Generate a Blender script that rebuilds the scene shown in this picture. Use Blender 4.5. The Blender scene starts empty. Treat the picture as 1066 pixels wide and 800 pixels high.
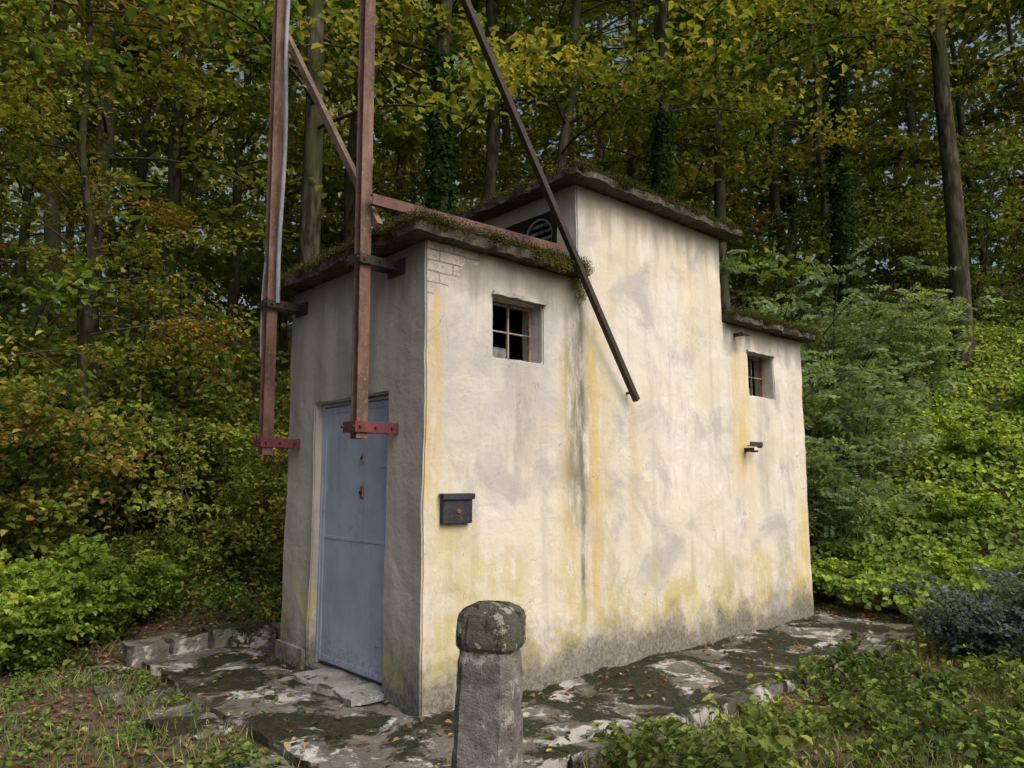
import bpy, bmesh, math, numpy as np
from mathutils import Vector, noise as mnoise, Matrix
rng=np.random.default_rng(7)
sc=bpy.context.scene
COL=sc.collection
# ---------------------------------------------------------------- helpers
def vn2(x,y,seed=0):
    x=np.asarray(x,float);y=np.asarray(y,float)
    r=np.random.default_rng(seed).random((256,256))
    xi=np.floor(x).astype(int);yi=np.floor(y).astype(int)
    fx=x-xi;fy=y-yi;fx=fx*fx*(3-2*fx);fy=fy*fy*(3-2*fy)
    a=r[xi%256,yi%256];b=r[(xi+1)%256,yi%256];c=r[xi%256,(yi+1)%256];d=r[(xi+1)%256,(yi+1)%256]
    return (a*(1-fx)+b*fx)*(1-fy)+(c*(1-fx)+d*fx)*fy
def fbm(x,y,seed=0):
    return vn2(x,y,seed)*.55+vn2(x*2.1+7,y*2.1+3,seed+1)*.3+vn2(x*4.3+1,y*4.3+9,seed+2)*.15
def H(x,y):
    x=np.asarray(x,float);y=np.asarray(y,float)
    s=0.85*(x-7.0)+0.30*(y-2.5)
    sp=np.logaddexp(0,s*2.5)/2.5
    hill=13*(1-np.exp(-sp/15.))
    s2=np.logaddexp(0,(y-5.0)*1.5)/1.5
    hill2=2.5*(1-np.exp(-s2/25.))
    d=np.maximum(np.maximum(-1.1-x,x-6.1),np.maximum(-1.4-y,y-3.3))
    k=np.clip(d/1.2,0,1)
    return hill+hill2-0.06+k*(fbm(x*.8,y*.8,11)-.42)*.22+ (fbm(x*3,y*3,21)-.5)*.05*np.clip(d/.5,0,1)
class Buf:
    def __init__(s): s.v=[];s.q=[];s.m=[];s.c=[];s.n=0
    def add(s,v,q,mi,col):
        v=np.asarray(v,float).reshape(-1,3);q=np.asarray(q,int).reshape(-1,4)
        s.v.append(v);s.q.append(q+s.n);s.m.append(np.full(len(q),mi));
        c=np.ones((len(v),4));c[:,:3]=col;s.c.append(c);s.n+=len(v)
    def flat(s):
        return np.concatenate(s.v),np.concatenate(s.q),np.concatenate(s.m),np.concatenate(s.c)
    def place(s,fl,x,y,sz,a,k=1.0):
        v,q,m,c=fl;ca,sa=math.cos(a)*sz,math.sin(a)*sz
        V=np.stack([v[:,0]*ca-v[:,1]*sa+x,v[:,0]*sa+v[:,1]*ca+y,v[:,2]*sz+float(H(x,y))],1)
        c=c.copy();c[:,:3]*=k;s.v.append(V);s.q.append(q+s.n);s.m.append(m);s.c.append(c);s.n+=len(v)
    def mesh(s,name,mats,smooth=False):
        v,q,m,c=s.flat()
        me=bpy.data.meshes.new(name)
        me.vertices.add(len(v));me.vertices.foreach_set('co',v.astype('f').ravel())
        me.loops.add(len(q)*4);me.loops.foreach_set('vertex_index',q.astype('i').ravel())
        me.polygons.add(len(q));me.polygons.foreach_set('loop_start',np.arange(0,len(q)*4,4,dtype='i'))
        me.polygons.foreach_set('material_index',m.astype('i'))
        if smooth: me.polygons.foreach_set('use_smooth',np.ones(len(q),dtype=bool))
        a=me.color_attributes.new('col','FLOAT_COLOR','POINT');a.data.foreach_set('color',c.astype('f').ravel())
        for mt in mats: me.materials.append(mt)
        me.update(calc_edges=True);return me
def norm(a): return a/np.maximum(np.linalg.norm(a,axis=1,keepdims=True),1e-9)
def leaves(buf,C,N,L,W,col,mi,D=None,six=True,fold=.12):
    n=len(C)
    if n==0:return
    N=norm(N)
    if D is None: D=rng.normal(size=(n,3))
    D=norm(D-N*np.sum(D*N,1,keepdims=True));S=np.cross(N,D)
    L=np.broadcast_to(np.asarray(L,float),(n,)).reshape(n,1);W=np.broadcast_to(np.asarray(W,float),(n,)).reshape(n,1)
    base=C-D*L*.5;tip=C+D*L*.5-N*L*.15
    col=np.broadcast_to(col,(n,3))
    if six:
        l1=C-D*L*.2+S*W*.5+N*W*fold*2;l2=C+D*L*.18+S*W*.38+N*W*fold*1.5
        r1=C-D*L*.2-S*W*.5+N*W*fold*2;r2=C+D*L*.18-S*W*.38+N*W*fold*1.5
        V=np.stack([base,r1,r2,tip,l2,l1],1).reshape(-1,3)
        i=np.arange(n)[:,None]*6
        Q=np.concatenate([i+np.array([[0,1,2,3]]),i+np.array([[0,3,4,5]])])
        buf.add(V,Q,mi,np.repeat(col,6,0))
    else:
        V=np.stack([base,C-S*W*.5+N*W*fold,tip,C+S*W*.5+N*W*fold],1).reshape(-1,3)
        buf.add(V,np.arange(n)[:,None]*4+np.array([[0,1,2,3]]),mi,np.repeat(col,4,0))
def tube(buf,P,R,sides,mi,col=(.1,.09,.07)):
    P=np.asarray(P,float);n=len(P)
    T=np.gradient(P,axis=0);T=norm(T)
    ref=np.array([0,0,1.]) if abs(T[0,2])<.8 else np.array([1.,0,0])
    A=norm(np.cross(T,ref));B=np.cross(T,A)
    th=np.linspace(0,2*np.pi,sides,endpoint=False)
    V=P[:,None,:]+np.asarray(R).reshape(n,1,1)*(A[:,None,:]*np.cos(th)[None,:,None]+B[:,None,:]*np.sin(th)[None,:,None])
    i=np.arange(n-1)[:,None]*sides;j=np.arange(sides)[None,:];k=(j+1)%sides
    Q=np.stack([i+j,i+k,i+sides+k,i+sides+j],-1).reshape(-1,4)
    buf.add(V.reshape(-1,3),Q,mi,col)
def link(o,parent=None):
    COL.objects.link(o)
    if parent: o.parent=parent
    return o
def empty(name):
    e=bpy.data.objects.new(name,None);COL.objects.link(e);return e
# ---------------------------------------------------------------- node helper
class NB:
    def __init__(s,name):
        s.mat=bpy.data.materials.new(name);s.mat.use_nodes=True;s.nt=s.mat.node_tree
        s.bs=s.nt.nodes['Principled BSDF'];s.out=s.nt.nodes['Material Output']
        s.tc=s.nt.nodes.new('ShaderNodeTexCoord');s.P=s.tc.outputs['Object']
    def new(s,t): return s.nt.nodes.new(t)
    def put(s,sock,val):
        if isinstance(val,bpy.types.NodeSocket): s.nt.links.new(val,sock)
        else:
            if isinstance(val,(tuple,list)) and len(val)==3 and sock.type=='RGBA': val=(*val,1)
            sock.default_value=val
    def m(s,op,a,b=None,c=None):
        n=s.new('ShaderNodeMath');n.operation=op
        for i,v in enumerate([a,b,c]):
            if v is not None: s.put(n.inputs[i],v)
        return n.outputs[0]
    def scale(s,v,xyz):
        n=s.new('ShaderNodeVectorMath');n.operation='MULTIPLY';s.put(n.inputs[0],v);n.inputs[1].default_value=xyz;return n.outputs[0]
    def noise(s,sc,det=4,rough=.55,v=None,dist=0):
        n=s.new('ShaderNodeTexNoise');s.put(n.inputs['Vector'],v or s.P);n.inputs['Scale'].default_value=sc
        n.inputs['Detail'].default_value=det;n.inputs['Roughness'].default_value=rough;n.inputs['Distortion'].default_value=dist
        return n.outputs['Fac']
    def vor(s,sc,v=None,feat='F1',out='Distance'):
        n=s.new('ShaderNodeTexVoronoi');n.feature=feat;s.put(n.inputs['Vector'],v or s.P);n.inputs['Scale'].default_value=sc;return n.outputs[out]
    def rmp(s,v,a,b,lo=0,hi=1):
        n=s.new('ShaderNodeMapRange');n.interpolation_type='SMOOTHSTEP';s.put(n.inputs[0],v)
        n.inputs[1].default_value=a;n.inputs[2].default_value=b;n.inputs[3].default_value=lo;n.inputs[4].default_value=hi;return n.outputs[0]
    def mix(s,f,a,b,mode='MIX'):
        n=s.new('ShaderNodeMix');n.data_type='RGBA';n.blend_type=mode
        s.put(n.inputs[0],f);s.put(n.inputs[6],a);s.put(n.inputs[7],b);return n.outputs[2]
    def sep(s,v=None):
        n=s.new('ShaderNodeSeparateXYZ');s.put(n.inputs[0],v or s.P);return n.outputs
    def bump(s,h,st=.5,d=.01,nrm=None):
        n=s.new('ShaderNodeBump');n.inputs['Strength'].default_value=st;n.inputs['Distance'].default_value=d;s.put(n.inputs['Height'],h)
        if nrm is not None: s.put(n.inputs['Normal'],nrm)
        return n.outputs[0]
    def fin(s,col,rough=.9,spec=.25,bump=None,metal=0):
        s.put(s.bs.inputs['Base Color'],col);s.put(s.bs.inputs['Roughness'],rough)
        s.bs.inputs['Specular IOR Level'].default_value=spec;s.put(s.bs.inputs['Metallic'],metal)
        if bump is not None: s.put(s.bs.inputs['Normal'],bump)
        return s.mat
# ---------------------------------------------------------------- materials
def leaf_mat(name,trans=.45,vary=.35,gain=1.0):
    b=NB(name);b.nt.nodes.remove(b.bs)
    a=b.new('ShaderNodeAttribute');a.attribute_name='col'
    vm=b.new('ShaderNodeVectorMath');vm.operation='SCALE';b.put(vm.inputs[0],a.outputs['Color']);b.put(vm.inputs['Scale'],gain)
    d=b.new('ShaderNodeBsdfDiffuse');b.put(d.inputs[0],vm.outputs[0])
    t=b.new('ShaderNodeBsdfTranslucent')
    g=b.mix(1.0,vm.outputs[0],(1.5,1.5,.7),'MULTIPLY');b.put(t.inputs[0],g)
    mx=b.new('ShaderNodeMixShader');mx.inputs[0].default_value=trans
    b.nt.links.new(d.outputs[0],mx.inputs[1]);b.nt.links.new(t.outputs[0],mx.inputs[2]);b.nt.links.new(mx.outputs[0],b.out.inputs[0])
    return b.mat
M_leaf=leaf_mat('foliage_leaf',.4,.35,1.24);M_leaf2=leaf_mat('ground_leaf',.25,.0,1.2)
def bark():
    b=NB('bark');v=b.scale(b.P,(1,1,.25))
    n=b.noise(9,3,.6,v);g=b.noise(1.2,2)
    c=b.mix(b.rmp(n,.35,.65),(.025,.023,.017),(.085,.082,.062));c=b.mix(b.rmp(g,.42,.6,0,.7),c,(.04,.055,.02))
    return b.fin(c,.95,.1,b.bump(n,.8,.03))
M_bark=bark()
def wall_mat():
    b=NB('weathered_plaster');s=b.sep();x,y,z=s[0],s[1],s[2]
    big=b.noise(.9,3,.6);mid=b.noise(3.2,5,.65,dist=.4);fine=b.noise(28,4,.7)
    st=b.noise(1.0,4,.6,b.scale(b.P,(7,7,.55)))
    st2=b.noise(1.0,3,.6,b.scale(b.P,(2.6,2.6,.35)))
    c=b.mix(b.rmp(big,.35,.65),(.585,.545,.45),(.62,.60,.54))
    c=b.mix(b.rmp(mid,.52,.68,0,.75),c,(.69,.68,.64))
    c=b.mix(b.rmp(b.noise(1.7,5,.65,dist=.6),.48,.66,0,.85),c,(.40,.40,.39))
    c=b.mix(b.rmp(st,.48,.72,0,.6),c,(.42,.40,.35))
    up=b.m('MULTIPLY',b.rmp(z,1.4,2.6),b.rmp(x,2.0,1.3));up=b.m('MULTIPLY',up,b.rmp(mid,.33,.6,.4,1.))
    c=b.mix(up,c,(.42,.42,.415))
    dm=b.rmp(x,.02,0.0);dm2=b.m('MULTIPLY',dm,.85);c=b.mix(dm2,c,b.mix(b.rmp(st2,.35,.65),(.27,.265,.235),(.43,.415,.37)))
    onl=b.rmp(y,.02,.0)
    wob=b.m('MULTIPLY',b.m('SUBTRACT',b.noise(1.3,3,.5,b.scale(b.P,(.01,.01,1))),.5),.10)
    sn=b.noise(1.0,5,.7,b.scale(b.P,(9,9,2.2)))
    def streak(cx,w,z0,z1,col,f,c):
        a=b.m('ABSOLUTE',b.m('SUBTRACT',b.m('ADD',x,wob),cx))
        k=b.rmp(a,w,w*.15);k=b.m('MULTIPLY',k,onl)
        k=b.m('MULTIPLY',k,b.m('MULTIPLY',b.rmp(z,z0,z0+.5),b.rmp(z,z1+.25,z1-.1)))
        k=b.m('MULTIPLY',k,b.rmp(sn,.33,.6,.0,f));return b.mix(k,c,col)
    OC=(.51,.38,.13)
    c=streak(.07,.14,1.2,3.0,OC,.8,c);c=streak(.25,.35,-.5,1.3,(.48,.41,.20),.65,c)
    c=streak(1.80,.13,.3,2.9,OC,.85,c);c=streak(1.48,.16,.2,2.7,(.52,.42,.18),.7,c)
    c=streak(1.85,.35,.0,3.0,(.52,.44,.23),.55,c)
    c=streak(2.35,.12,.6,2.4,(.53,.43,.20),.5,c);c=streak(4.25,.28,1.3,2.95,(.60,.46,.16),.75,c)
    c=streak(3.3,.28,2.6,3.8,(.62,.49,.20),.6,c);c=streak(4.5,.3,-.5,.8,(.52,.44,.19),.6,c)
    c=streak(3.1,.6,1.0,3.6,(.72,.71,.68),.6,c)
    c=streak(5.5,.25,-.4,1.3,(.58,.48,.18),.8,c);c=streak(3.0,1.3,-.5,.6,(.50,.42,.14),.6,c)
    c=streak(.7,.5,-.4,1.0,(.48,.41,.17),.65,c)
    c=streak(1.66,.05,.2,3.2,(.15,.145,.13),1.0,c);c=streak(1.60,.22,1.0,3.35,(.17,.165,.135),.8,c)
    c=streak(1.2,.5,2.95,3.4,(.20,.19,.09),.7,c)
    c=streak(.95,.28,1.2,2.5,(.30,.295,.275),.5,c);c=streak(4.72,.2,1.0,2.5,(.33,.32,.29),.5,c)
    lo=b.m('MULTIPLY',b.rmp(z,1.2,.25),b.rmp(b.noise(2.2,5,.7),.46,.60,0,.8));c=b.mix(lo,c,(.43,.38,.15))
    ft=b.rmp(b.m('ADD',z,b.m('MULTIPLY',b.m('SUBTRACT',b.noise(2.6,5,.7),.5),1.0)),.50,.05,0,.92);c=b.mix(ft,c,b.mix(b.rmp(fine,.4,.6),(.10,.10,.08),(.20,.195,.175)))
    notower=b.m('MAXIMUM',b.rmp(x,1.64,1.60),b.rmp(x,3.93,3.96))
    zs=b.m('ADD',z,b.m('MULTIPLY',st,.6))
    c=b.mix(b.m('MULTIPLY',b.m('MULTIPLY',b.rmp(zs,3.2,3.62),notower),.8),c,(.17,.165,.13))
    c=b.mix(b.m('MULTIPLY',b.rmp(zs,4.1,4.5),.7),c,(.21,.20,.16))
    cb=b.new('ShaderNodeCombineXYZ');b.put(cb.inputs[0],b.m('ADD',x,y));b.put(cb.inputs[1],b.m('ADD',z,b.m('MULTIPLY',b.m('SUBTRACT',big,.5),.05)))
    br=b.new('ShaderNodeTexBrick');b.put(br.inputs['Vector'],cb.outputs[0]);br.inputs['Scale'].default_value=1
    br.inputs['Brick Width'].default_value=.25;br.inputs['Row Height'].default_value=.085;br.inputs['Mortar Size'].default_value=.006
    br.inputs['Color1'].default_value=(.50,.475,.43,1);br.inputs['Color2'].default_value=(.40,.375,.335,1);br.inputs['Mortar'].default_value=(.20,.19,.17,1)
    bm=b.m('ADD',b.m('MULTIPLY',x,1.0),b.m('MULTIPLY',b.m('SUBTRACT',3.36,z),1.1));bm=b.m('ADD',bm,b.m('MULTIPLY',b.m('SUBTRACT',mid,.5),.9))
    bmk=b.m('MULTIPLY',b.rmp(bm,.52,.49),onl);bmk=b.m('MULTIPLY',bmk,b.rmp(z,3.5,3.45));bmk=b.m('MULTIPLY',bmk,b.rmp(fine,.35,.55,.35,1))
    c=b.mix(b.m('MULTIPLY',bmk,.85),c,br.outputs['Color'])
    nn=b.new('ShaderNodeTexNoise');nn.inputs['Scale'].default_value=2.5;nn.inputs['Detail'].default_value=4;b.put(nn.inputs['Vector'],b.P)
    vv=b.new('ShaderNodeVectorMath');vv.operation='ADD';b.put(vv.inputs[0],b.P);b.put(vv.inputs[1],nn.outputs['Color'])
    cr=b.m('MULTIPLY',b.rmp(b.vor(1.3,vv.outputs[0],'DISTANCE_TO_EDGE'),.006,.001),b.rmp(mid,.5,.58,0,.6))
    c=b.mix(cr,c,(.2,.19,.17))
    c=b.mix(b.rmp(fine,.60,.75,0,.4),c,(.26,.25,.225))
    h=b.m('ADD',b.m('MULTIPLY',fine,.35),mid)
    h=b.m('SUBTRACT',h,b.m('MULTIPLY',bmk,b.m('ADD',b.m('MULTIPLY',br.outputs['Fac'],.8),.7)))
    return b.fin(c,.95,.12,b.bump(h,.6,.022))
M_wall=wall_mat()
def dark_mat():
    b=NB('dark_interior');return b.fin(b.mix(b.noise(3),(.012,.012,.011),(.03,.028,.025)),.9,.1)
M_dark=dark_mat()
def conc(name,a,c2,moss,mossk=.5,sc=1.0,lite=(.42,.41,.38),lk=.58,spot=7,ro=.95):
    b=NB(name);s=b.sep();n=b.noise(3*sc,5,.68);f=b.noise(34*sc,4,.7);m=b.noise(1.6*sc,5,.66,dist=.4)
    c=b.mix(b.rmp(n,.35,.65),a,c2);c=b.mix(b.rmp(f,.5,.7,0,.6),c,tuple(q*.4 for q in a))
    c=b.mix(b.rmp(b.noise(spot*sc,5,.7),lk,lk+.06,0,.9),c,lite)
    g=b.new('ShaderNodeNewGeometry');up=b.sep(g.outputs['Normal'])[2]
    mk=b.rmp(b.m('ADD',m,b.m('MULTIPLY',up,.08)),mossk+.02,mossk+.08)
    mc=b.mix(b.rmp(f,.4,.6),moss,tuple(q*2.2 for q in moss))
    c=b.mix(mk,c,mc)
    h=b.m('ADD',b.m('MULTIPLY',f,.6),b.m('ADD',n,b.m('MULTIPLY',mk,b.m('ADD',.6,f))))
    return b.fin(c,ro,.25,b.bump(h,.9,.025))
M_apron=conc('mossy_apron_concrete',(.17,.16,.14),(.085,.08,.066),(.018,.020,.010),.53,1.0,(.45,.445,.425),.52,2.6,.75)
M_roof=conc('roof_concrete',(.115,.105,.085),(.06,.055,.045),(.035,.032,.015),.52,2.0,(.20,.19,.165))
M_post=conc('post_concrete',(.26,.255,.24),(.14,.135,.125),(.05,.05,.04),.63,4.0,(.43,.43,.39),.55,2.8)
M_cap=conc('post_cap_concrete',(.14,.14,.115),(.06,.06,.045),(.025,.03,.012),.53,5.0,(.40,.42,.35),.53,3)
M_step=conc('step_concrete',(.40,.40,.38),(.28,.28,.26),(.05,.05,.03),.60,2.0,(.5,.5,.48))
def rust(name,c1,c2,c3,scl=1.0,rough=.75):
    b=NB(name);v=b.scale(b.P,(1,1,.35));n=b.noise(6*scl,5,.7,v);f=b.noise(40,3,.7)
    c=b.mix(b.rmp(n,.4,.6),c1,c2);c=b.mix(b.rmp(f,.52,.7,0,.7),c,c3)
    return b.fin(c,b.rmp(n,.3,.7,rough-.15,rough+.15),.35,b.bump(f,.4,.003))
M_rust=rust('rusty_steel',(.17,.100,.076),(.095,.058,.046),(.21,.16,.135))
M_rustd=rust('dark_steel',(.030,.026,.024),(.05,.037,.03),(.08,.065,.055))
M_red=rust('red_lead_paint',(.19,.045,.058),(.12,.035,.04),(.10,.05,.04))
M_beam=rust('beam_rust',(.13,.065,.055),(.08,.045,.04),(.15,.11,.09))
M_wood=rust('weathered_strut',(.18,.125,.085),(.10,.07,.05),(.22,.17,.13))
M_bars=rust('flaking_bars',(.30,.21,.18),(.12,.065,.05),(.50,.47,.43))
M_cable=rust('grey_conduit',(.25,.28,.30),(.17,.19,.21),(.3,.3,.3))
M_box=rust('mailbox_paint',(.030,.037,.048),(.021,.025,.034),(.10,.065,.045))
def door_mat():
    b=NB('blue_grey_door_paint');s=b.sep();n=b.noise(2.2,5,.65);f=b.noise(26,5,.75)
    st=b.noise(1,4,.6,b.scale(b.P,(9,9,.8)))
    c=b.mix(b.rmp(n,.35,.65),(.40,.46,.575),(.32,.38,.49));c=b.mix(b.rmp(st,.46,.7,0,.55),c,(.27,.30,.36))
    c=b.mix(b.rmp(b.noise(6,5,.7),.58,.66,0,.35),c,(.24,.25,.28))
    c=b.mix(b.rmp(f,.66,.70),c,(.2,.12,.09))
    lo=b.m('MULTIPLY',b.rmp(s[2],.4,.05),b.rmp(f,.45,.6,0,.6));c=b.mix(lo,c,(.2,.17,.15))
    return b.fin(c,.65,.3,b.bump(b.m('ADD',f,b.m('MULTIPLY',n,3)),.15,.01))
M_door=door_mat()
def ground_mat():
    b=NB('forest_soil');n=b.noise(.9,5,.65);f=b.noise(14,5,.75);ff=b.noise(60,3,.8)
    c=b.mix(b.rmp(f,.35,.65),(.07,.053,.038),(.185,.142,.10))
    c=b.mix(b.rmp(ff,.5,.68,0,.8),c,(.27,.215,.15))
    c=b.mix(b.rmp(b.noise(30,3,.7),.6,.68,0,.8),c,(.045,.035,.025))
    c=b.mix(b.rmp(n,.5,.62,0,.6),c,b.mix(b.rmp(f,.4,.6),(.055,.07,.027),(.12,.135,.055)))
    return b.fin(c,1,.1,b.bump(b.m('ADD',f,ff),.9,.03))
M_ground=ground_mat()
def glass_mat():
    b=NB('dusty_glass');return b.fin(b.mix(b.rmp(b.noise(9,5),.4,.6),(.03,.035,.03),(.16,.17,.15)),.25,.5)
M_glass=glass_mat()
# ---------------------------------------------------------------- geometry helpers
def box(name,x0,x1,y0,y1,z0,z1,mat,parent=None,bev=.003,rot=None,loc=None):
    me=bpy.data.meshes.new(name);bm=bmesh.new();bmesh.ops.create_cube(bm,size=1)
    cx,cy,cz=(x0+x1)/2,(y0+y1)/2,(z0+z1)/2
    for v in bm.verts: v.co=Vector((v.co.x*(x1-x0)+cx,v.co.y*(y1-y0)+cy,v.co.z*(z1-z0)+cz))
    if bev: bmesh.ops.bevel(bm,geom=bm.edges[:],offset=bev,segments=2,affect='EDGES',profile=.5)
    bm.to_mesh(me);bm.free();me.materials.append(mat);o=bpy.data.objects.new(name,me);link(o,parent);return o
def rough(name,x0,x1,y0,y1,z0,z1,mat,parent=None,step=.06,amp=.012,freq=4,seed=0,edge=0.0,zslope=None):
    bm=bmesh.new()
    nx=max(1,int((x1-x0)/step));ny=max(1,int((y1-y0)/step));nz=max(1,int((z1-z0)/step+.5))
    X=np.linspace(x0,x1,nx+1);Y=np.linspace(y0,y1,ny+1);Z=np.linspace(z0,z1,nz+1);vd={}
    def V(p):
        k=(round(p[0],4),round(p[1],4),round(p[2],4))
        if k not in vd: vd[k]=bm.verts.new(p)
        return vd[k]
    def q(f,A,B,flip):
        for i in range(len(A)-1):
            for j in range(len(B)-1):
                vs=[V(f(A[i],B[j])),V(f(A[i+1],B[j])),V(f(A[i+1],B[j+1])),V(f(A[i],B[j+1]))]
                bm.faces.new(vs[::-1] if flip else vs)
    q(lambda a,b:(a,b,z1),X,Y,False);q(lambda a,b:(a,b,z0),X,Y,True)
    q(lambda a,b:(a,y0,b),X,Z,False);q(lambda a,b:(a,y1,b),X,Z,True)
    q(lambda a,b:(x0,a,b),Y,Z,True);q(lambda a,b:(x1,a,b),Y,Z,False)
    for v in bm.verts:
        p=v.co.copy();s=Vector((seed*3.1,seed*1.7,0))
        d=mnoise.noise_vector((p+s)*freq)*amp+mnoise.noise_vector((p+s)*freq*4)*amp*.5
        if edge:
            k=max(0,mnoise.noise((p+s)*5))*edge+max(0,mnoise.noise((p+s)*14))*edge*.5
            c=Vector(((x0+x1)/2,(y0+y1)/2,p.z));w=(c-p)
            nearx=min(p.x-x0,x1-p.x)<1e-4;neary=min(p.y-y0,y1-p.y)<1e-4
            if nearx: d.x+=math.copysign(k,w.x)
            if neary: d.y+=math.copysign(k,w.y)
        v.co=p+d
        if zslope: v.co.z+=zslope(p)
    me=bpy.data.meshes.new(name);bm.to_mesh(me);bm.free();me.materials.append(mat)
    o=bpy.data.objects.new(name,me);link(o,parent);return o
def bar(name,p0,p1,w,t,mat,parent,shape='angle',up=(0,0,1),ext=0):
    p0=Vector(p0);p1=Vector(p1);L=(p1-p0).length;z=(p1-p0).normalized();u=Vector(up)
    x=u.cross(z);x=x.normalized() if x.length>1e-3 else Vector((1,0,0));y=z.cross(x)
    k=t
    if shape=='angle': prof=[(0,0),(w,0),(w,k),(k,k),(k,w),(0,w)];off=(-w/2,-w/2)
    elif shape=='I': prof=[(0,0),(w,0),(w,k),(w/2+k/2,k),(w/2+k/2,w-k),(w,w-k),(w,w),(0,w),(0,w-k),(w/2-k/2,w-k),(w/2-k/2,k),(0,k)];off=(-w/2,-w/2)
    elif shape=='U': prof=[(0,0),(w*.5,0),(w*.5,k),(k,k),(k,w-k),(w*.5,w-k),(w*.5,w),(0,w)];off=(-w/4,-w/2)
    else: prof=[(0,0),(w,0),(w,k),(0,k)];off=(-w/2,-k/2)
    bm=bmesh.new();a=[];b_=[]
    for px,py in prof:
        q=x*(px+off[0])+y*(py+off[1]);a.append(bm.verts.new(p0+q));b_.append(bm.verts.new(p1+q))
    bm.faces.new(a[::-1]);bm.faces.new(b_);n=len(prof)
    for i in range(n): bm.faces.new([a[i],a[(i+1)%n],b_[(i+1)%n],b_[i]])
    bmesh.ops.recalc_face_normals(bm,faces=bm.faces[:])
    bmesh.ops.bevel(bm,geom=bm.edges[:],offset=.0015,segments=1,affect='EDGES')
    me=bpy.data.meshes.new(name);bm.to_mesh(me);bm.free();me.materials.append(mat);o=bpy.data.objects.new(name,me);link(o,parent);return o
def cyl(name,c,r,h,axis,mat,parent,seg=12):
    me=bpy.data.meshes.new(name);bm=bmesh.new();bmesh.ops.create_cone(bm,cap_ends=True,segments=seg,radius1=r,radius2=r*.95,depth=h)
    R={'x':Matrix.Rotation(math.pi/2,4,'Y'),'y':Matrix.Rotation(math.pi/2,4,'X'),'z':Matrix.Identity(4)}[axis]
    bmesh.ops.transform(bm,matrix=Matrix.Translation(c)@R,verts=bm.verts);bm.to_mesh(me);bm.free();me.materials.append(mat)
    o=bpy.data.objects.new(name,me);link(o,parent);return o
# ---------------------------------------------------------------- building
B=empty('transformer_house')
def build_walls():
    me=bpy.data.meshes.new('walls');bm=bmesh.new()
    prof=[(0,-.15),(5.68,-.15),(5.68,3.32),(3.94,3.32),(3.94,4.26),(1.63,4.26),(1.63,3.38),(0,3.38)]
    vs=[bm.verts.new((x,0,z)) for x,z in prof];f=bm.faces.new(vs)
    r=bmesh.ops.extrude_face_region(bm,geom=[f]);bmesh.ops.translate(bm,verts=[g for g in r['geom'] if isinstance(g,bmesh.types.BMVert)],vec=(0,2.22,0))
    bmesh.ops.recalc_face_normals(bm,faces=bm.faces[:]);bm.to_mesh(me);bm.free()
    me.materials.append(M_wall)
    o=bpy.data.objects.new('walls',me);link(o,B)
    cuts=[]
    def cut(x0,x1,y0,y1,z0,z1): cuts.append(box('cut',x0,x1,y0,y1,z0,z1,M_dark,None,0))
    cut(.28,5.4,.28,1.94,.05,3.1);cut(1.9,3.66,.28,1.94,2.9,4.0)
    cut(.645,1.195,-.2,.4,2.56,3.06);cut(4.44,4.99,-.2,.4,2.54,3.04)
    cut(-.2,.14,.50,1.68,.04,2.27)
    c=cyl('cut',(1.63,.52,3.88),.2,.8,'x',M_dark,None,32);cuts.append(c)
    for c in cuts:
        md=o.modifiers.new('b','BOOLEAN');md.operation='DIFFERENCE';md.object=c;md.solver='EXACT'
    bpy.context.view_layer.update()
    dg=bpy.context.evaluated_depsgraph_get();nm=bpy.data.meshes.new_from_object(o.evaluated_get(dg))
    o.modifiers.clear();o.data=nm
    for c in cuts: bpy.data.objects.remove(c)
    bm=bmesh.new();bm.from_mesh(nm)
    for ax,a,b_ in (((1,0,0),.05,5.65),((0,1,0),.05,2.2),((0,0,1),-.1,4.25)):
        t=a
        while t<b_:
            g=bm.verts[:]+bm.edges[:]+bm.faces[:]
            bmesh.ops.bisect_plane(bm,geom=g,plane_co=Vector(ax)*t,plane_no=ax,dist=1e-5);t+=.1
    bmesh.ops.bevel(bm,geom=[e for e in bm.edges if len(e.link_faces)==2 and e.calc_face_angle(0)>1.2],offset=.012,segments=2,affect='EDGES')
    for v in bm.verts:
        p=v.co.copy();v.co=p+mnoise.noise_vector(p*1.7)*.012+mnoise.noise_vector(p*7)*.006
    bm.to_mesh(nm);bm.free()
    nm.materials.clear();nm.materials.append(M_wall);nm.materials.append(M_dark)
    for p in nm.polygons:
        c=p.center
        p.material_index=1 if (.2<c.x<5.5 and .24<c.y<2.0 and c.z<4.1) else 0
build_walls()
rough('front_roof_slab',-.19,1.66,-.13,2.38,3.385,3.455,M_roof,B,.03,.018,6,1,.08)
rough('tower_roof_slab',1.44,4.10,-.19,2.40,4.265,4.33,M_roof,B,.035,.016,6,2,.07)
rough('rear_roof_slab',3.955,5.84,-.16,2.38,3.325,3.385,M_roof,B,.035,.018,6,3,.08)
rough('tower_roof_crust',1.50,4.02,-.14,2.3,4.325,4.36,M_roof,B,.05,.03,6,5,.04)
rough('front_roof_crust',-.12,1.6,-.08,2.3,3.45,3.495,M_roof,B,.05,.03,6,6,.04)
rough('rear_roof_crust',3.97,5.74,-.09,2.3,3.38,3.42,M_roof,B,.05,.03,6,7,.04)
rough('plinth_left',-.035,.0,1.72,2.24,-.1,.16,M_wall,B,.05,.006,5,8)
rough('window_hood',.625,1.225,-.035,.0,3.065,3.095,M_wall,B,.03,.010,8,9,.02)
rough('rear_window_hood',4.41,5.02,-.03,.0,3.045,3.07,M_wall,B,.03,.008,8,10,.01)
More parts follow.
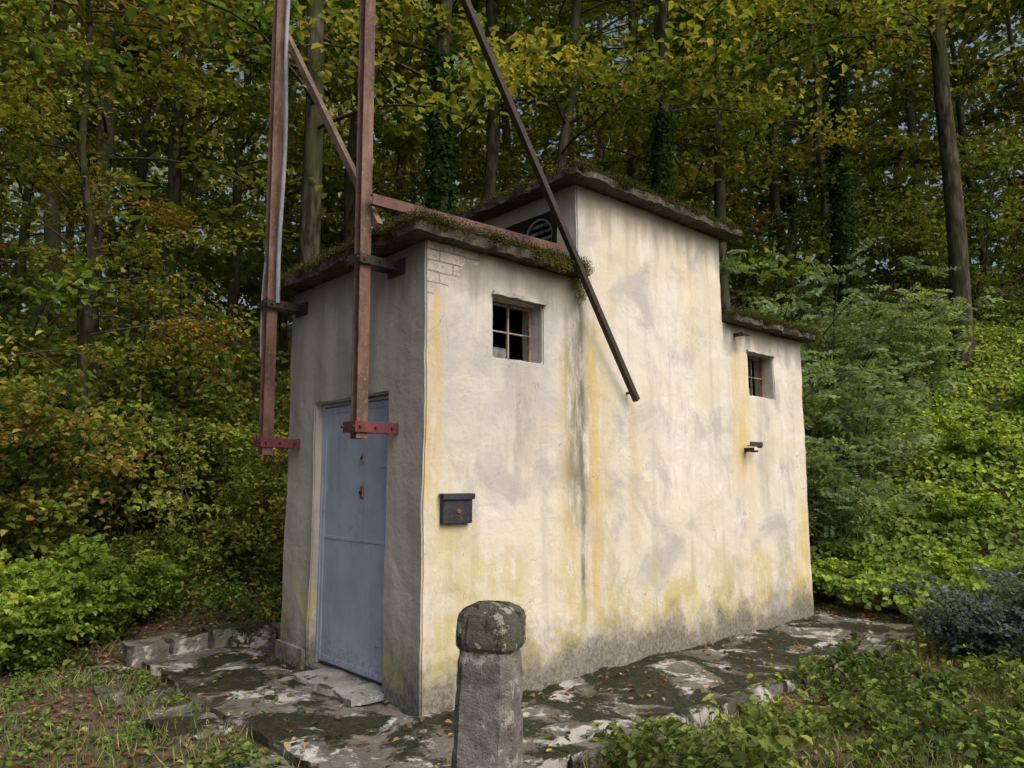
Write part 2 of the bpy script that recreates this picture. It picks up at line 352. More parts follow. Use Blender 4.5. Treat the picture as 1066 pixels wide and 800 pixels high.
def window(n,x0,x1,z0,z1,y,parent):
    W=empty(n);W.parent=parent;t=.016
    box('frame_left',x0,x0+t*1.4,y,y+.03,z0,z1,M_bars,W,.002);box('frame_right',x1-t*1.4,x1,y,y+.03,z0,z1,M_bars,W,.002)
    box('frame_top',x0+t*1.4,x1-t*1.4,y,y+.03,z1-t*1.4,z1,M_bars,W,.002);box('frame_bottom',x0+t*1.4,x1-t*1.4,y,y+.03,z0,z0+t*1.4,M_bars,W,.002)
    xm=(x0+x1)/2
    box('mullion',xm-t/2,xm+t/2,y-.004,y+.02,z0+t*1.4,z1-t*1.4,M_bars,W,.002)
    for k in (.5,):
        zz=z0+(z1-z0)*k;box('glazing_bar',x0+t*1.4,x1-t*1.4,y+.002,y+.016,zz-t*.4,zz+t*.4,M_bars,W,.001)
    box('glass_pane',x0+t*1.4,xm-t,y+.008,y+.011,z0+(z1-z0)*.04,z0+(z1-z0)*.22,M_glass,W,0)
window('barred_window',.655,1.185,2.57,3.05,.13,B);window('rear_barred_window',4.45,4.98,2.55,3.03,.13,B)
for k in range(5):
    zz=3.74+k*.07;w=math.sqrt(max(.0,.19**2-(zz-3.88)**2))
    o=box('arch_louvre',1.68,1.72,.52-w,.52+w,zz-.02,zz+.012,M_glass,B,.002)
bf=Buf();th=np.linspace(0,2*np.pi,40);tube(bf,np.stack([np.full(40,1.66),.52+.185*np.cos(th),3.88+.185*np.sin(th)],1),np.full(40,.013),6,0)
link(bpy.data.objects.new('arch_rim',bf.mesh('arch_rim',[M_cable])),B)
# door
D=empty('steel_door');D.parent=B
box('door_leaf',.085,.11,.535,1.645,.075,2.235,M_door,D,.003)
box('frame_hinge',.07,.135,.503,.53,.05,2.265,M_door,D,.002);box('frame_lock',.07,.135,1.65,1.677,.05,2.265,M_door,D,.002)
box('frame_head',.07,.135,.53,1.65,2.24,2.267,M_door,D,.002)
box('leaf_edge_a',.076,.085,.536,.575,.08,2.23,M_door,D,.002);box('leaf_edge_b',.076,.085,1.605,1.644,.08,2.23,M_door,D,.002)
box('leaf_rail_low',.078,.085,.576,1.604,.08,.13,M_door,D,.002);box('leaf_seam',.0795,.085,.576,1.604,1.10,1.125,M_door,D,.002)
box('leaf_rail_top',.078,.085,.576,1.604,2.18,2.23,M_door,D,.002)
for z in (.35,1.72): cyl('hinge',(.068,.545,z),.013,.13,'z',M_door,D);box('hinge_strap',.071,.076,.56,.72,z-.018,z+.018,M_door,D,.001)
box('lock_plate',.072,.085,.96,1.0,1.45,1.55,M_bars,D,.002);cyl('key_cylinder',(.066,.98,1.50),.016,.02,'x',M_rustd,D)
box('upper_lock_plate',.074,.085,.963,.997,1.74,1.82,M_bars,D,.002);cyl('upper_bolt',(.070,.98,1.78),.014,.014,'x',M_rustd,D)
rough('door_threshold',-.27,.10,.46,1.45,.0,.048,M_step,B,.035,.009,6,12,.06)
MB=empty('wall_mailbox')
box('body',.145,.415,-.045,-.002,1.285,1.485,M_box,MB,.006);box('lid',.132,.428,-.058,-.003,1.487,1.503,M_box,MB,.004)
box('lid_lip',.134,.426,-.062,-.0585,1.46,1.50,M_box,MB,.001);cyl('lock',(.285,-.047,1.375),.018,.012,'y',M_rust,MB)
WB=empty('wall_bracket')
bar('arm_upper',(4.20,-.10,1.99),(4.46,-.10,1.99),.05,.008,M_rustd,WB,'angle');bar('arm_stub',(4.3,-.12,1.93),(4.3,.0,1.93),.045,.008,M_rustd,WB,'angle',(1,0,0))
cyl('bolt',(4.27,-.13,1.91),.012,.08,'y',M_rustd,WB);cyl('bolt',(4.4,-.12,1.96),.01,.05,'y',M_rustd,WB)
bar('stub_upper',(4.17,-.12,3.20),(4.17,0,3.20),.04,.006,M_rustd,WB,'angle',(1,0,0));bar('stub_plate',(4.08,-.12,3.19),(4.26,-.12,3.19),.05,.006,M_rustd,WB,'flat')
# steel frame
F=empty('steel_pole_frame')
bar('pole_near',(-.30,.40,1.90),(-.31,.46,8.8),.092,.012,M_rust,F,'I',(0,1,0))
bar('pole_far',(-.30,2.02,1.82),(-.31,2.16,8.8),.098,.012,M_rust,F,'I',(0,1,0))
for y,zl,zh,nm in ((.40,1.985,3.24,'near'),(2.02,1.93,3.19,'far')):
    box('foot_plate_'+nm,-.37,.0,y-.066,y-.054,zl-.04,zl+.04,M_red,F,.002);box('foot_plate_b_'+nm,-.37,.0,y+.056,y+.068,zl-.04,zl+.04,M_red,F,.002)
    box('clamp_'+nm,-.37,.0,y-.070,y-.056,zh-.035,zh+.035,M_rustd,F,.002);box('clamp_b_'+nm,-.37,.0,y+.064,y+.076,zh-.035,zh+.035,M_rustd,F,.002)
    box('clamp_front_'+nm,-.385,-.37,y-.10,y+.10,zh-.035,zh+.035,M_rustd,F,.002)
    box('foot_front_'+nm,-.383,-.37,y-.09,y+.09,zl-.04,zl+.04,M_red,F,.002)
    for zz in (zl,zh):
        for xx in (-.33,-.2,-.06): cyl('bolt',(xx,y-.076,zz),.011,.018,'y',M_rustd,F,6)
        for yy in (-.075,.075): cyl('bolt',(-.392,y+yy,zz),.011,.018,'x',M_rustd,F,6)
    box('wall_plate_'+nm,-.012,-.002,y-.12,y+.12,zh-.06,zh+.06,M_rustd,F,.002)
bar('strut_long',(2.31,-.09,2.33),(-.33,-.30,5.84),.052,.008,M_rustd,F,'angle',(0,1,0))
bar('strut_short',(-.235,.30,3.50),(-.235,2.1,5.92),.06,.05,M_wood,F,'flat',(1,0,0))
bar('tie_beam',(-.30,.31,3.70),(1.60,.14,3.66),.085,.008,M_beam,F,'U',(0,0,1))
cyl('bolt',(2.27,-.05,2.40),.012,.12,'y',M_rustd,F)
bf=Buf();zz=np.linspace(3.2,8.8,40);tube(bf,np.stack([-.27+.008*np.sin(zz*3),1.93+.10*(zz-2)/7+.01*np.sin(zz*2.3),zz],1),np.full(40,.021),8,0)
zz=np.linspace(2.7,3.6,20);tube(bf,np.stack([-.345+0*zz,2.09+.035*np.sin((zz-2.7)*3.5),zz],1),np.full(20,.014),8,0)
link(bpy.data.objects.new('conduit',bf.mesh('conduit',[M_cable],True)),F)
# ---------------------------------------------------------------- apron, kerb, stones
AP=empty('concrete_apron')
rough('apron_long_side',-.98,5.95,-1.2,-.004,-.15,.0,M_apron,AP,.05,.026,2.6,20,.12,lambda p:.04*mnoise.noise(p*1.3))
rough('apron_door_side',-.98,-.004,.0,3.1,-.15,-.004,M_apron,AP,.05,.028,2.6,20,.12,lambda p:.04*mnoise.noise(p*1.3))
for i,(a,c) in enumerate([(-.9,.1),(.13,1.2),(1.24,2.5),(2.55,3.6),(3.66,4.9)]):
    rough('kerb_stone',a,c,-1.32,-1.2,-.15,.06-.010*i,M_apron,AP,.05,.018,4,30+i,.03)
for i in range(5): rough('edge_stone',-1.05+.35*i,-.71+.35*i,2.95+.03*(i%2),3.25,-.1,.12+.02*(i%3),M_apron,AP,.04,.035,4,40+i,.05)
for i,(a,c,d,e) in enumerate([(-1.5,-1.05,1.7,2.3),(-1.42,-1.02,.7,1.4),(-1.6,-1.1,2.6,3.1),(-1.35,-1.0,-.6,.1)]): rough('broken_slab',a,c,d,e,-.16,-.015,M_apron,AP,.05,.03,4,50+i,.10)
# ---------------------------------------------------------------- bollard post (square section, chamfered arrises, pillow cap)
def post():
    prof=[(-.2,.118),(.0,.115),(.5,.106),(.95,.0955),(1.0,.094),(1.018,.089),(1.034,.090),(1.05,.099),(1.065,.1015),(1.135,.1005),(1.155,.094),(1.172,.080),(1.182,.060),(1.187,.03),(1.188,.0)]
    P=[]
    for (a,ra),(b_,rb) in zip(prof[:-1],prof[1:]):
        n=max(1,int((b_-a)/.012));P+= [(a+(b_-a)*i/n,ra+(rb-ra)*i/n) for i in range(n)]
    P.append(prof[-1]);ch=.30;h=1.0
    cr=[(h,-h+ch),(h,h-ch),(h-ch,h),(-h+ch,h),(-h,h-ch),(-h,-h+ch),(-h+ch,-h),(h-ch,-h)]
    sec=[]
    for i in range(8):
        a=Vector(cr[i]);c=Vector(cr[(i+1)%8]);n=12 if (c-a).length>1 else 4
        for k in range(n): sec.append(a.lerp(c,k/n))
    bm=bmesh.new();rings=[];NS=len(sec)
    for z,r in P:
        ring=[]
        for s in sec:
            p=Vector((s.x*r,s.y*r,z));w=p+Vector((5,2,0))
            p=p+mnoise.noise_vector(w*9)*.003+mnoise.noise_vector(w*38)*.0028+mnoise.noise_vector(w*95)*.0016
            if abs(s.x)+abs(s.y)>1.5:
                c=max(0,mnoise.noise(w*11)-.15);p.x*=1-.22*c;p.y*=1-.22*c
            ring.append(bm.verts.new(p))
        rings.append(ring)
    for i in range(len(rings)-1):
        for k in range(NS):
            f=bm.faces.new([rings[i][k],rings[i][(k+1)%NS],rings[i+1][(k+1)%NS],rings[i+1][k]]);f.smooth=False
            f.material_index=1 if P[i][0]>1.03 else 0
    me=bpy.data.meshes.new('concrete_bollard');bm.to_mesh(me);bm.free();me.materials.append(M_post);me.materials.append(M_cap)
    o=bpy.data.objects.new('concrete_bollard',me);link(o);o.location=(-1.43,-2.40,.0);o.rotation_euler=(math.radians(1),math.radians(1.6),math.radians(31))
post()
# ---------------------------------------------------------------- terrain
def terrain():
    t=np.linspace(-1,1,221);g=np.sign(t)*(np.abs(t)*14+np.abs(t)**4*170)
    X,Y=np.meshgrid(g+1,g+1,indexing='ij');Z=H(X,Y);n=len(t)
    V=np.stack([X,Y,Z],-1).reshape(-1,3);i=np.arange(n-1);I,J=np.meshgrid(i,i,indexing='ij')
    Q=np.stack([I*n+J,(I+1)*n+J,(I+1)*n+J+1,I*n+J+1],-1).reshape(-1,4)
    b=Buf();b.add(V,Q,0,(.1,.1,.1));link(bpy.data.objects.new('forest_ground',b.mesh('forest_ground',[M_ground],True)))
terrain()
# ---------------------------------------------------------------- vegetation
def pal(keys,w,n):
    K=np.array(keys);i=rng.choice(len(K),n,p=np.array(w)/sum(w));c=K[i]*rng.uniform(.6,1.3,(n,1));return c
G=[(.06,.105,.024),(.115,.17,.034),(.21,.24,.042),(.32,.29,.05),(.25,.15,.05)]
def make_tree(seed,h,r,cb,nbr,bl,nl,L,w,ivy=False,sd=(.22,.22,.07),lod=0):
    global rng;rng=np.random.default_rng(seed);b=Buf()
    n=14;z=np.linspace(-.4,h,n);dx=np.cumsum(rng.normal(0,.11,n));dy=np.cumsum(rng.normal(0,.11,n));dx-=dx[0];dy-=dy[0]
    P=np.stack([dx,dy,z],1);R=r*(1-.75*(z+.4)/h);R[0]*=1.35;tube(b,P,R,10 if not lod else 6,0)
    for i in range(nbr):
        f=(i+rng.random())/nbr;zb=cb+(h*.97-cb)*f;c=np.array([np.interp(zb,z,dx),np.interp(zb,z,dy),zb])
        az=rng.uniform(0,2*np.pi);ln=bl*(1-.55*f)*rng.uniform(.6,1.15);el=rng.uniform(.05,.6)
        t=np.linspace(0,1,7)[:,None];d=np.array([np.cos(az),np.sin(az),0])
        bp=c+d*ln*t+np.array([0,0,1])*(el*ln*t-.35*ln*t*t)+np.cumsum(rng.normal(0,.03*ln/3,(7,3)),0)
        tube(b,bp,r*.15*(1-.85*t[:,0])+.004,5 if not lod else 3,0)
        bc=pal(G,w,1)[0]
        for k in range(7 if not lod else 5):
            ti=rng.uniform(.25,1);s=np.array([np.interp(ti,t[:,0],bp[:,j]) for j in range(3)])
            a2=az+rng.choice([-1,1])*rng.uniform(.3,1.1);l2=ln*rng.uniform(.2,.42)
            e=s+np.array([np.cos(a2)*l2,np.sin(a2)*l2,rng.uniform(-.15,.2)*l2])
            if not lod: tube(b,np.stack([s,(s+e)/2+np.array([0,0,.05*l2]),e]),[.009,.006,.002],3,0)
            m=int(nl/(7 if not lod else 5)*rng.uniform(.4,1.5));tt=rng.uniform(.1,1.15,(m,1))
            C=s+(e-s)*tt+rng.normal(size=(m,3))*np.array(sd)*max(.4,l2)
            N=np.array([0,0,1.])+rng.normal(0,.6,(m,3));cc=.5*pal(G,w,m)+.5*bc
            Ls=L*rng.uniform(.6,1.25,m);leaves(b,C,N,Ls,Ls*.66,cc,1,None,not lod)
    if ivy:
        m=5200;zz=rng.uniform(0,9.5,m);a=rng.uniform(0,2*np.pi,m);rr=np.interp(zz,z,R)+rng.exponential(.07,m)
        C=np.stack([np.interp(zz,z,dx)+np.cos(a)*rr,np.interp(zz,z,dy)+np.sin(a)*rr,zz],1);N=np.stack([np.cos(a),np.sin(a),a*0+.4],1)+rng.normal(0,.4,(m,3))
        leaves(b,C,N,.09,.08,pal([(.02,.045,.012),(.035,.06,.015)],[1,1],m),1)
    return b
TM=[M_bark,M_leaf]
T=[make_tree(1,22,.23,7.5,28,4.4,270,.17,[2,4,4,1.2,.3]).mesh('beech_a',TM),
   make_tree(2,24,.20,8.0,28,4.6,270,.17,[3,4,3,.8,.2]).mesh('beech_b',TM),
   make_tree(3,20,.16,6.5,28,4.2,270,.16,[1.5,3,5,1.6,.4]).mesh('beech_c',TM)]
TI=make_tree(5,22,.20,8.5,24,4.2,260,.17,[3,4,3,.8,.2],True).mesh('ivy_beech',TM)
TY=make_tree(6,13,.10,1.6,38,3.4,300,.10,[.8,2,4,2.8,1.8]).mesh('hornbeam',TM)
def inst(me,name,x,y,s,rz,dz=0,tilt=0):
    o=bpy.data.objects.new(name,me.copy());link(o);o.location=(x,y,float(H(x,y))+dz);o.scale=(s,s,s);o.rotation_euler=(tilt,tilt*.5,rz);return o
main=[(2.41,6.81,0,.95),(4.74,6.06,'i',1),(6.66,7.03,1,.9),(6.58,5.76,2,.95),(7.9,4.4,'i',.8),(9.16,4.8,2,.9),(11.0,4.5,2,1),(-.1,10.4,0,.9),(-.5,13.4,1,1),(1.7,12.8,1,1),(13.8,.66,0,.9),(14.2,2.95,'i',.9),(3.8,13.6,2,1)]
R2=np.random.default_rng(5);pts=[]
for x,y,k,s in main:
    me=TI if k=='i' else T[k];inst(me,'beech_tree',x,y,s,R2.uniform(0,6.28),0,R2.uniform(-.035,.035));pts.append((x,y))
LO=[make_tree(21+i,22,.17,2.6,28,4.8,175,.27,w,False,(.25,.25,.09),1).flat() for i,w in enumerate([[2,4,4,1.2,.3],[3,4,3,.8,.2],[1.5,3,5,1.4,.4]])]
FB=Buf();cnt=0
while cnt<56:
    Fd=R2.uniform(17,34);az=R2.uniform(-.95,.95);Rr=Fd*math.tan(az)*.9
    x=-3.075+.7455*Rr+.6665*Fd;y=-4.387-.6665*Rr+.7455*Fd
    if min((x-a)**2+(y-b_)**2 for a,b_ in pts)<5: continue
    FB.place(LO[R2.integers(3)],x,y,R2.uniform(.8,1.1),R2.uniform(0,6.28),R2.uniform(.6,1.15)*(.72 if az>.3 else 1));pts.append((x,y));cnt+=1
link(bpy.data.objects.new('background_forest',FB.mesh('background_forest',TM)))
for x,y,s,rz in [(-2.6,6.6,.85,.5),(-4.6,7.2,.8,2.),(-1.0,7.9,.9,4.)]: inst(TY,'hornbeam_tree',x,y,s,rz)
def make_shrub(seed,h,nst,nl,L,P_,w,pinn=False,spread=.8):
    global rng;rng=np.random.default_rng(seed);b=Buf()
    for i in range(nst):
        az=rng.uniform(0,6.28);hh=h*rng.uniform(.5,1.05);sp=spread*h*rng.uniform(.2,.75);t=np.linspace(0,1,7)[:,None]
        p=np.array([np.cos(az),np.sin(az),0])*sp*t**1.5+np.array([0,0,1])*hh*(1.25*t-.25*t*t)+np.cumsum(rng.normal(0,.03,(7,3)),0)*h*.4
        p-=p[0];p+=np.array([np.cos(az)*.1,np.sin(az)*.1,-.05]);tube(b,p,.012*(1-.8*t[:,0])*h/2.5+.003,5,0);bc=pal(P_,w,1)[0]
        for k in range(9):
            ti=rng.uniform(.2,1);s=np.array([np.interp(ti,t[:,0],p[:,j]) for j in range(3)]);a2=rng.uniform(0,6.28);l2=h*rng.uniform(.1,.28)
            e=s+np.array([np.cos(a2)*l2,np.sin(a2)*l2,rng.uniform(-.1,.35)*l2]);tube(b,np.stack([s,(s+e)/2,e]),[.006,.004,.002],3,0)
            if pinn:
                for q in range(int(nl/9/10)):
                    s3=s+(e-s)*rng.uniform(.2,1.1)+rng.normal(0,.09,3);a3=rng.uniform(0,6.28);ll=rng.uniform(.22,.36);dd=np.array([np.cos(a3),np.sin(a3),rng.uniform(-.5,1.1)])
                    u=np.repeat(np.linspace(.2,1,5),2);sd=np.tile([1,-1],5);perp=np.array([-np.sin(a3),np.cos(a3),0])
                    C=s3+dd*ll*u[:,None]+perp*(sd*.055)[:,None]+np.array([0,0,-1])*(u*u*.2*ll)[:,None]
                    leaves(b,C,np.array([-.2,-.3,.8])+rng.normal(0,.7,3)+rng.normal(0,.35,(10,3)),.11,.058,.6*bc+.4*pal(P_,w,10),1,np.tile(perp,(10,1))*sd[:,None]+dd*.4,False)
            else:
                m=int(nl/9*rng.uniform(.5,1.5));C=s+(e-s)*rng.uniform(0,1.15,(m,1))+rng.normal(size=(m,3))*np.array([.11,.11,.05])*h*.45
                Ls=L*rng.uniform(.6,1.3,m);leaves(b,C,np.array([0,0,1.])+rng.normal(0,.6,(m,3)),Ls,Ls*.7,.5*bc+.5*pal(P_,w,m),1)
    return b.flat()
SG=[(.065,.11,.024),(.115,.17,.035),(.21,.25,.05),(.26,.18,.06)]
S1=make_shrub(11,3.0,12,290,.10,SG,[3,3,2,.8]);S2=make_shrub(12,2.2,12,290,.085,SG,[2,3,2,1.4])
EP=[(.12,.175,.09),(.17,.235,.115),(.23,.28,.12)]
S3=make_shrub(13,3.2,15,520,.08,EP,[2,3,1],True);S4=make_shrub(14,2.6,15,480,.08,EP,[1,3,2],True)
S5=make_shrub(15,1.1,14,220,.085,[(.10,.165,.03),(.17,.25,.042),(.28,.34,.06)],[2,3,2],False,1.0)
R3=np.random.default_rng(9)
def thicket(name,items,g=1.):
    b=Buf()
    for x,y,m,s in items: b.place(m,x,y,s,R3.uniform(0,6.28),R3.uniform(.8,1.15)*g)
    link(bpy.data.objects.new(name,b.mesh(name,TM)))
thicket('hazel_thicket',[(-2.3,6.2,S1,1),(-3.8,5.6,S2,1),(-1.2,6.6,S2,1.1),(.9,6.2,S1,.8),(-5,6.5,S1,1.1),(1.9,5.4,S2,.9),(-3.2,8,S1,1.3),(.4,9.5,S1,1.3),(-1.6,9.4,S1,1.4),(2.6,8.6,S1,1.2),(4.4,8.4,S1,1.2),(-3.5,11,S1,1.7),(-1,12,S1,1.6),(1.2,11.5,S1,1.5),(-6,10,S1,1.7),(3,11.5,S1,1.4)])
thicket('hillside_thicket',[(12.5,7.5,S1,1.3),(15,5,S1,1.3),(16.5,1,S1,1.2),(17,-2,S1,1.2),(15,-3.5,S1,.8),(18,3,S1,1.3),(19,0,S1,1.3)],.75)
thicket('elder_thicket',[(7.2,2.6,S3,1.05),(8.0,1.6,S3,.95),(7.7,.8,S4,.75),(8.9,2.6,S3,1.1),(9.4,1.1,S4,.9),(10.6,2.0,S3,1.),(7.0,3.6,S4,1.2),(12.2,1.2,S4,.9),(9.6,3.9,S3,1.1)])
thicket('bramble_thicket',[(x,y,S5,s) for x,y,s in [(-1.75,3.9,.9),(-1.15,4.15,.75),(-.7,4.9,.75),(-2.3,3.1,.75),(-1.7,4.9,.9),(-2.9,4.2,.95),(-2.5,5.2,1.),(-.2,5.4,.7),(-3.2,2.9,.8),(-1.8,3.4,.7)]],.95)
thicket('hillside_bramble',[(x,y,S5,s) for x,y,s in [(7.6,-1.2,.8),(8.6,-2.2,.8),(9.6,-3.,.9),(6.9,.4,.6),(10.9,-2.4,1),(12,-4,1.1),(6.9,-.6,.5),(7.3,-2.6,.6),(9.2,-.6,.7),(10.6,-.4,.8),(12.4,-1.2,1)]],1.15)
SS=make_shrub(17,.8,26,170,.05,[(.09,.12,.125),(.13,.16,.165),(.06,.075,.06)],[2,2,1],False,1.1)
thicket('wormwood_plant',[(4.75,-2.0,SS,.95),(5.4,-2.5,SS,1.1)])
rng=np.random.default_rng(77)
def scatter(n,x0,x1,y0,y1,cond=None):
    x=rng.uniform(x0,x1,n);y=rng.uniform(y0,y1,n)
    if cond is not None: k=cond(x,y);x,y=x[k],y[k]
    return x,y
b=Buf()
x,y=scatter(130000,6.0,19,-9,8,lambda x,y:(rng.random(len(x))<np.clip(1.25-(x-6)/16,.25,1))&((x>6.35)|(y<-.2)|(y>2.6)))
m=fbm(x*.9,y*.9,31);z=H(x,y)+.08+m**1.5*.9*rng.random(len(x))**.4
N=np.stack([-.6+0*x,-.3+0*x,1+0*x],1)+rng.normal(0,.5,(len(x),3))
br=np.clip((fbm(x*.35,y*.35,35)-.26)*3,0,1)[:,None]
c=pal([(.075,.125,.03),(.12,.18,.04)],[1,1],len(x))*(1-br)+pal([(.20,.28,.05),(.29,.35,.06),(.14,.21,.04)],[2,1,1],len(x))*br
L=rng.uniform(.05,.12,len(x));leaves(b,np.stack([x,y,z],1),N,L,L*.8,c,0)
link(bpy.data.objects.new('hillside_groundcover',b.mesh('hillside_groundcover',[M_leaf2])))
b=Buf()
x,y=scatter(60000,-1.5,8,-6.5,-1.22,lambda x,y:(fbm(x*1.7,y*1.7,41)+.22*np.clip((-1.35-y)/1.0,0,1)>.57)&(x+y*.2>-1.2))
m=fbm(x*2.2,y*2.2,43);z=H(x,y)+.01+m**2.2*.5*rng.random(len(x))**.7
N=np.stack([0*x,0*x,1+0*x],1)+rng.normal(0,.6,(len(x),3));br=np.clip((fbm(x*1.1,y*1.1,45)-.32)*3,0,1)[:,None]
c=pal([(.06,.095,.03),(.09,.13,.038),(.07,.08,.03)],[1,1,.6],len(x))*(1-br)+pal([(.17,.22,.055),(.23,.27,.07),(.12,.16,.045)],[2,1,2],len(x))*br
L=rng.uniform(.02,.08,len(x));leaves(b,np.stack([x,y,z],1),N,L,L*.75,c,0)
wx,wy=scatter(380,-.6,7,-5.5,-1.35,lambda x,y:(fbm(x,y,47)>.45))
for a,d in zip(wx,wy):
    h=rng.uniform(.10,.32);z0=float(H(a,d));ln=rng.normal(0,.06,2);k=rng.integers(7,15);u=rng.uniform(.15,1,k)
    P=np.array([[a,d,z0],[a+ln[0]*.5,d+ln[1]*.5,z0+h*.6],[a+ln[0],d+ln[1],z0+h]]);tube(b,P,[.003,.002,.001],3,0,(.09,.12,.04))
    C=np.stack([a+ln[0]*u,d+ln[1]*u,z0+h*u],1);o_=rng.normal(0,.035,(k,3));o_[:,2]*=.3
    leaves(b,C+o_,np.array([0,0,1.])+rng.normal(0,.45,(k,3)),rng.uniform(.04,.08,k),.035,pal([(.12,.18,.04),(.20,.25,.06)],[1,1],k),0,o_)
link(bpy.data.objects.new('verge_plants',b.mesh('verge_plants',[M_leaf2])))
b=Buf()
x,y=scatter(70000,-9,6,3.2,13,lambda x,y:(fbm(x*.8,y*.8,51)>.40+.25*np.exp(-((x+.6+.15*(y-3))/.8)**2)))
m=fbm(x*1.1,y*1.1,53);z=H(x,y)+.03+m**1.6*.8*rng.random(len(x))**.6
c=pal([(.06,.10,.022),(.10,.155,.03),(.20,.25,.04),(.22,.14,.05)],[3,3,1.5,.6],len(x));L=rng.uniform(.04,.09,len(x))
leaves(b,np.stack([x,y,z],1),np.array([0,0,1.])+rng.normal(0,.55,(len(x),3)),L,L*.7,c,0)
link(bpy.data.objects.new('forest_undergrowth',b.mesh('forest_undergrowth',[M_leaf2])))
b=Buf()
def outside(x,y): return ~((x>-1.0)&(x<6)&(y>-1.25)&(y<3.15))
x,y=scatter(90000,-6,6,-5,6,lambda x,y:outside(x,y)&(fbm(x*1.6,y*1.6,61)>.50)&((x<-.9)|(y<-1.2)))
Hh=rng.uniform(.03,.15,len(x))*(.6+fbm(x*2,y*2,63));Dr=np.stack([rng.normal(0,.6,len(x)),rng.normal(0,.6,len(x)),np.ones(len(x))],1)
Nn=np.stack([rng.normal(size=len(x)),rng.normal(size=len(x)),0*x],1)
leaves(b,np.stack([x,y,H(x,y)+Hh*.4],1),Nn,Hh,.007,pal([(.11,.16,.04),(.17,.20,.065),(.28,.25,.14)],[3,2,1.5],len(x)),0,Dr,False)
link(bpy.data.objects.new('grass',b.mesh('grass',[M_leaf2])))
b=Buf()
x,y=scatter(20000,-5,-1.05,-2.5,4.2,lambda x,y:(fbm(x*1.9,y*1.9,66)>.55))
x3,y3=scatter(2600,-1.1,5.9,-1.3,3.1,lambda x,y:((x<-.6)|(y<-.8))&(fbm(x*3,y*3,67)>.6))
x=np.r_[x,x3];y=np.r_[y,y3];zb=np.where((x>-1)&(y>-1.2),.01,H(x,y))
L=rng.uniform(.02,.05,len(x));leaves(b,np.stack([x,y,zb+.015+.06*rng.random(len(x))],1),np.array([0,0,1.])+rng.normal(0,.4,(len(x),3)),L,L*.8,pal([(.08,.13,.035),(.13,.18,.045)],[1,1],len(x)),0)
link(bpy.data.objects.new('path_weeds',b.mesh('path_weeds',[M_leaf2])))
b=Buf()
x,y=scatter(42000,-7,7,-5,12,lambda x,y:((fbm(x*1.3,y*1.3,71)>.40)|(y>3))&~((x>-.02)&(x<5.7)&(y>-.02)&(y<2.25)))
x2=rng.uniform(-.95,5.8,900);y2=rng.uniform(-1.15,-.05,900);x=np.r_[x,x2];y=np.r_[y,y2]
onap=(x>-1)&(x<5.95)&(y>-1.2)&(y<3.1);z=np.where(onap,.02,H(x,y)+.015)
keep=(~onap)|(rng.random(len(x))<.12);x,y,z=x[keep],y[keep],z[keep]
L=rng.uniform(.03,.065,len(x));leaves(b,np.stack([x,y,z],1),np.array([0,0,1.])+rng.normal(0,.25,(len(x),3)),L,L*.65,pal([(.17,.105,.055),(.25,.18,.10),(.10,.065,.04),(.30,.25,.13)],[3,2,3,1],len(x)),0)
link(bpy.data.objects.new('fallen_leaves',b.mesh('fallen_leaves',[M_leaf2])))
b=Buf()
def moss(n,cx,sp,cols,L):
    C=rng.normal(size=(n,3))*np.array(sp)+np.array(cx);leaves(b,C,rng.normal(size=(n,3))+np.array([0,-.3,.6]),L,L*.6,pal(cols,[1]*len(cols),n),0,None,False)
MG=[(.12,.12,.025),(.07,.075,.02),(.17,.15,.04)];MD=[(.04,.04,.02),(.08,.075,.035)]
for i in range(24):
    u=rng.uniform(.9,1.62);moss(380,(u,-.105,3.45-.03*rng.random()),(.05,.02,.024),MG,.016)
for i in range(8): moss(160,(1.62+rng.normal(0,.025),-.045,3.38-rng.random()*.2),(.025,.012,.035),MG,.012)
for i in range(80): moss(160,(rng.uniform(-.15,1.6),-.09+rng.normal(0,.02),3.485),(.05,.035,.025),MD+MG[1:2],.016)
for i in range(80): moss(160,(-.15,rng.uniform(-.1,2.3),3.485),(.035,.06,.025),MD+MG[1:2],.016)
for i in range(90): moss(130,(rng.uniform(1.5,4.0),-.14,4.355),(.06,.035,.022),MD,.016)
for i in range(30): moss(130,(1.48,rng.uniform(-.1,1.5),4.355),(.035,.06,.022),MD,.016)
for i in range(70): moss(150,(rng.uniform(4.0,5.8),-.11,3.42),(.06,.035,.025),MD+MG[1:2],.016)
for i in range(16): moss(200,(5.84,rng.uniform(-.14,.3),3.37),(.04,.05,.035),MG,.016)
link(bpy.data.objects.new('moss_cushions',b.mesh('moss_cushions',[M_leaf2])),B)
b=Buf();n=95000
Fd=rng.uniform(36,54,n);az=rng.uniform(-1.05,1.05,n);Rr=Fd*np.tan(az)*.8
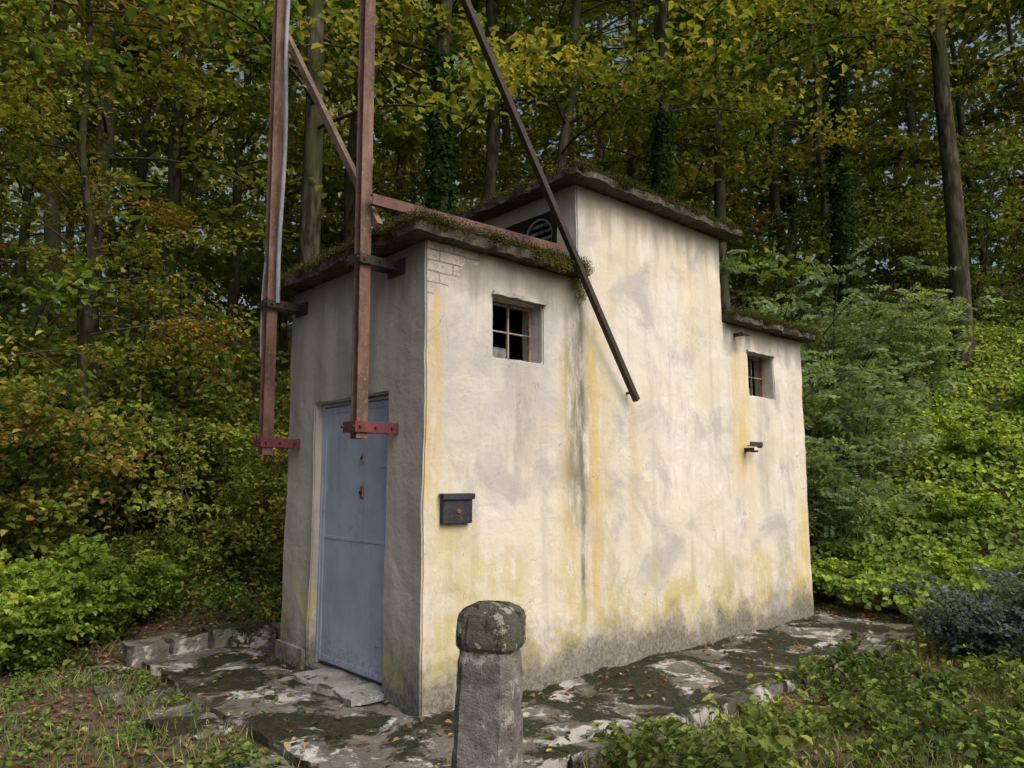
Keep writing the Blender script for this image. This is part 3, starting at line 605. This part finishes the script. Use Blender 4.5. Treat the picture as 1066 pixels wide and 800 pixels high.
x=-3.075+.7455*Rr+.6665*Fd;y=-4.387-.6665*Rr+.7455*Fd
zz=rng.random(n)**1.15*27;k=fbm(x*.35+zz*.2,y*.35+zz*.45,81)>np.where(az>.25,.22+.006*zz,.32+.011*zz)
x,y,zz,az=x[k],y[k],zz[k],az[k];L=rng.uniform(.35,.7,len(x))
br=(np.clip((zz-3)/10,0,1)*np.clip((.35-az)*4,0.1,1))[:,None]  # sunlit glow painted into leaf colour: stronger with height, weaker to the right
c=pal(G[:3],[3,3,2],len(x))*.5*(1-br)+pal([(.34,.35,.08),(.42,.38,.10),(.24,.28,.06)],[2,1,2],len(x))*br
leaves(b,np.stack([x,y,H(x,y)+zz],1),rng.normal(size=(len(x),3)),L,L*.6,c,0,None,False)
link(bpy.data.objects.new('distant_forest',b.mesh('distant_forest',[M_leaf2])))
# ---------------------------------------------------------------- light, world, camera
sd=Vector((.04,-.68,.72)).normalized()   # direction towards the (veiled) sun
el=math.asin(sd.z);az=math.atan2(sd.x,sd.y)
w=bpy.data.worlds.new('World');sc.world=w;w.use_nodes=True;nt=w.node_tree
sk=nt.nodes.new('ShaderNodeTexSky');sk.sky_type='NISHITA';sk.sun_disc=False;sk.sun_elevation=el;sk.sun_rotation=az;sk.dust_density=8;sk.air_density=.9;sk.ozone_density=.2
nt.links.new(sk.outputs[0],nt.nodes['Background'].inputs[0]);nt.nodes['Background'].inputs[1].default_value=.15
l=bpy.data.lights.new('sun','SUN');l.energy=1.5;l.angle=math.radians(50);l.color=(1,.965,.93);lo=bpy.data.objects.new('sun',l);link(lo)
lo.rotation_euler=(-sd).to_track_quat('-Z','Y').to_euler()
cam=bpy.data.cameras.new('camera');cam.lens=26.0;cam.sensor_width=36;cam.clip_end=600
co=bpy.data.objects.new('camera',cam);link(co);co.location=(-3.075,-4.387,1.6);co.rotation_euler=(math.radians(97.4),0,math.radians(-41.8));sc.camera=co
sc.view_settings.view_transform='Standard';sc.view_settings.look='None';sc.view_settings.exposure=0
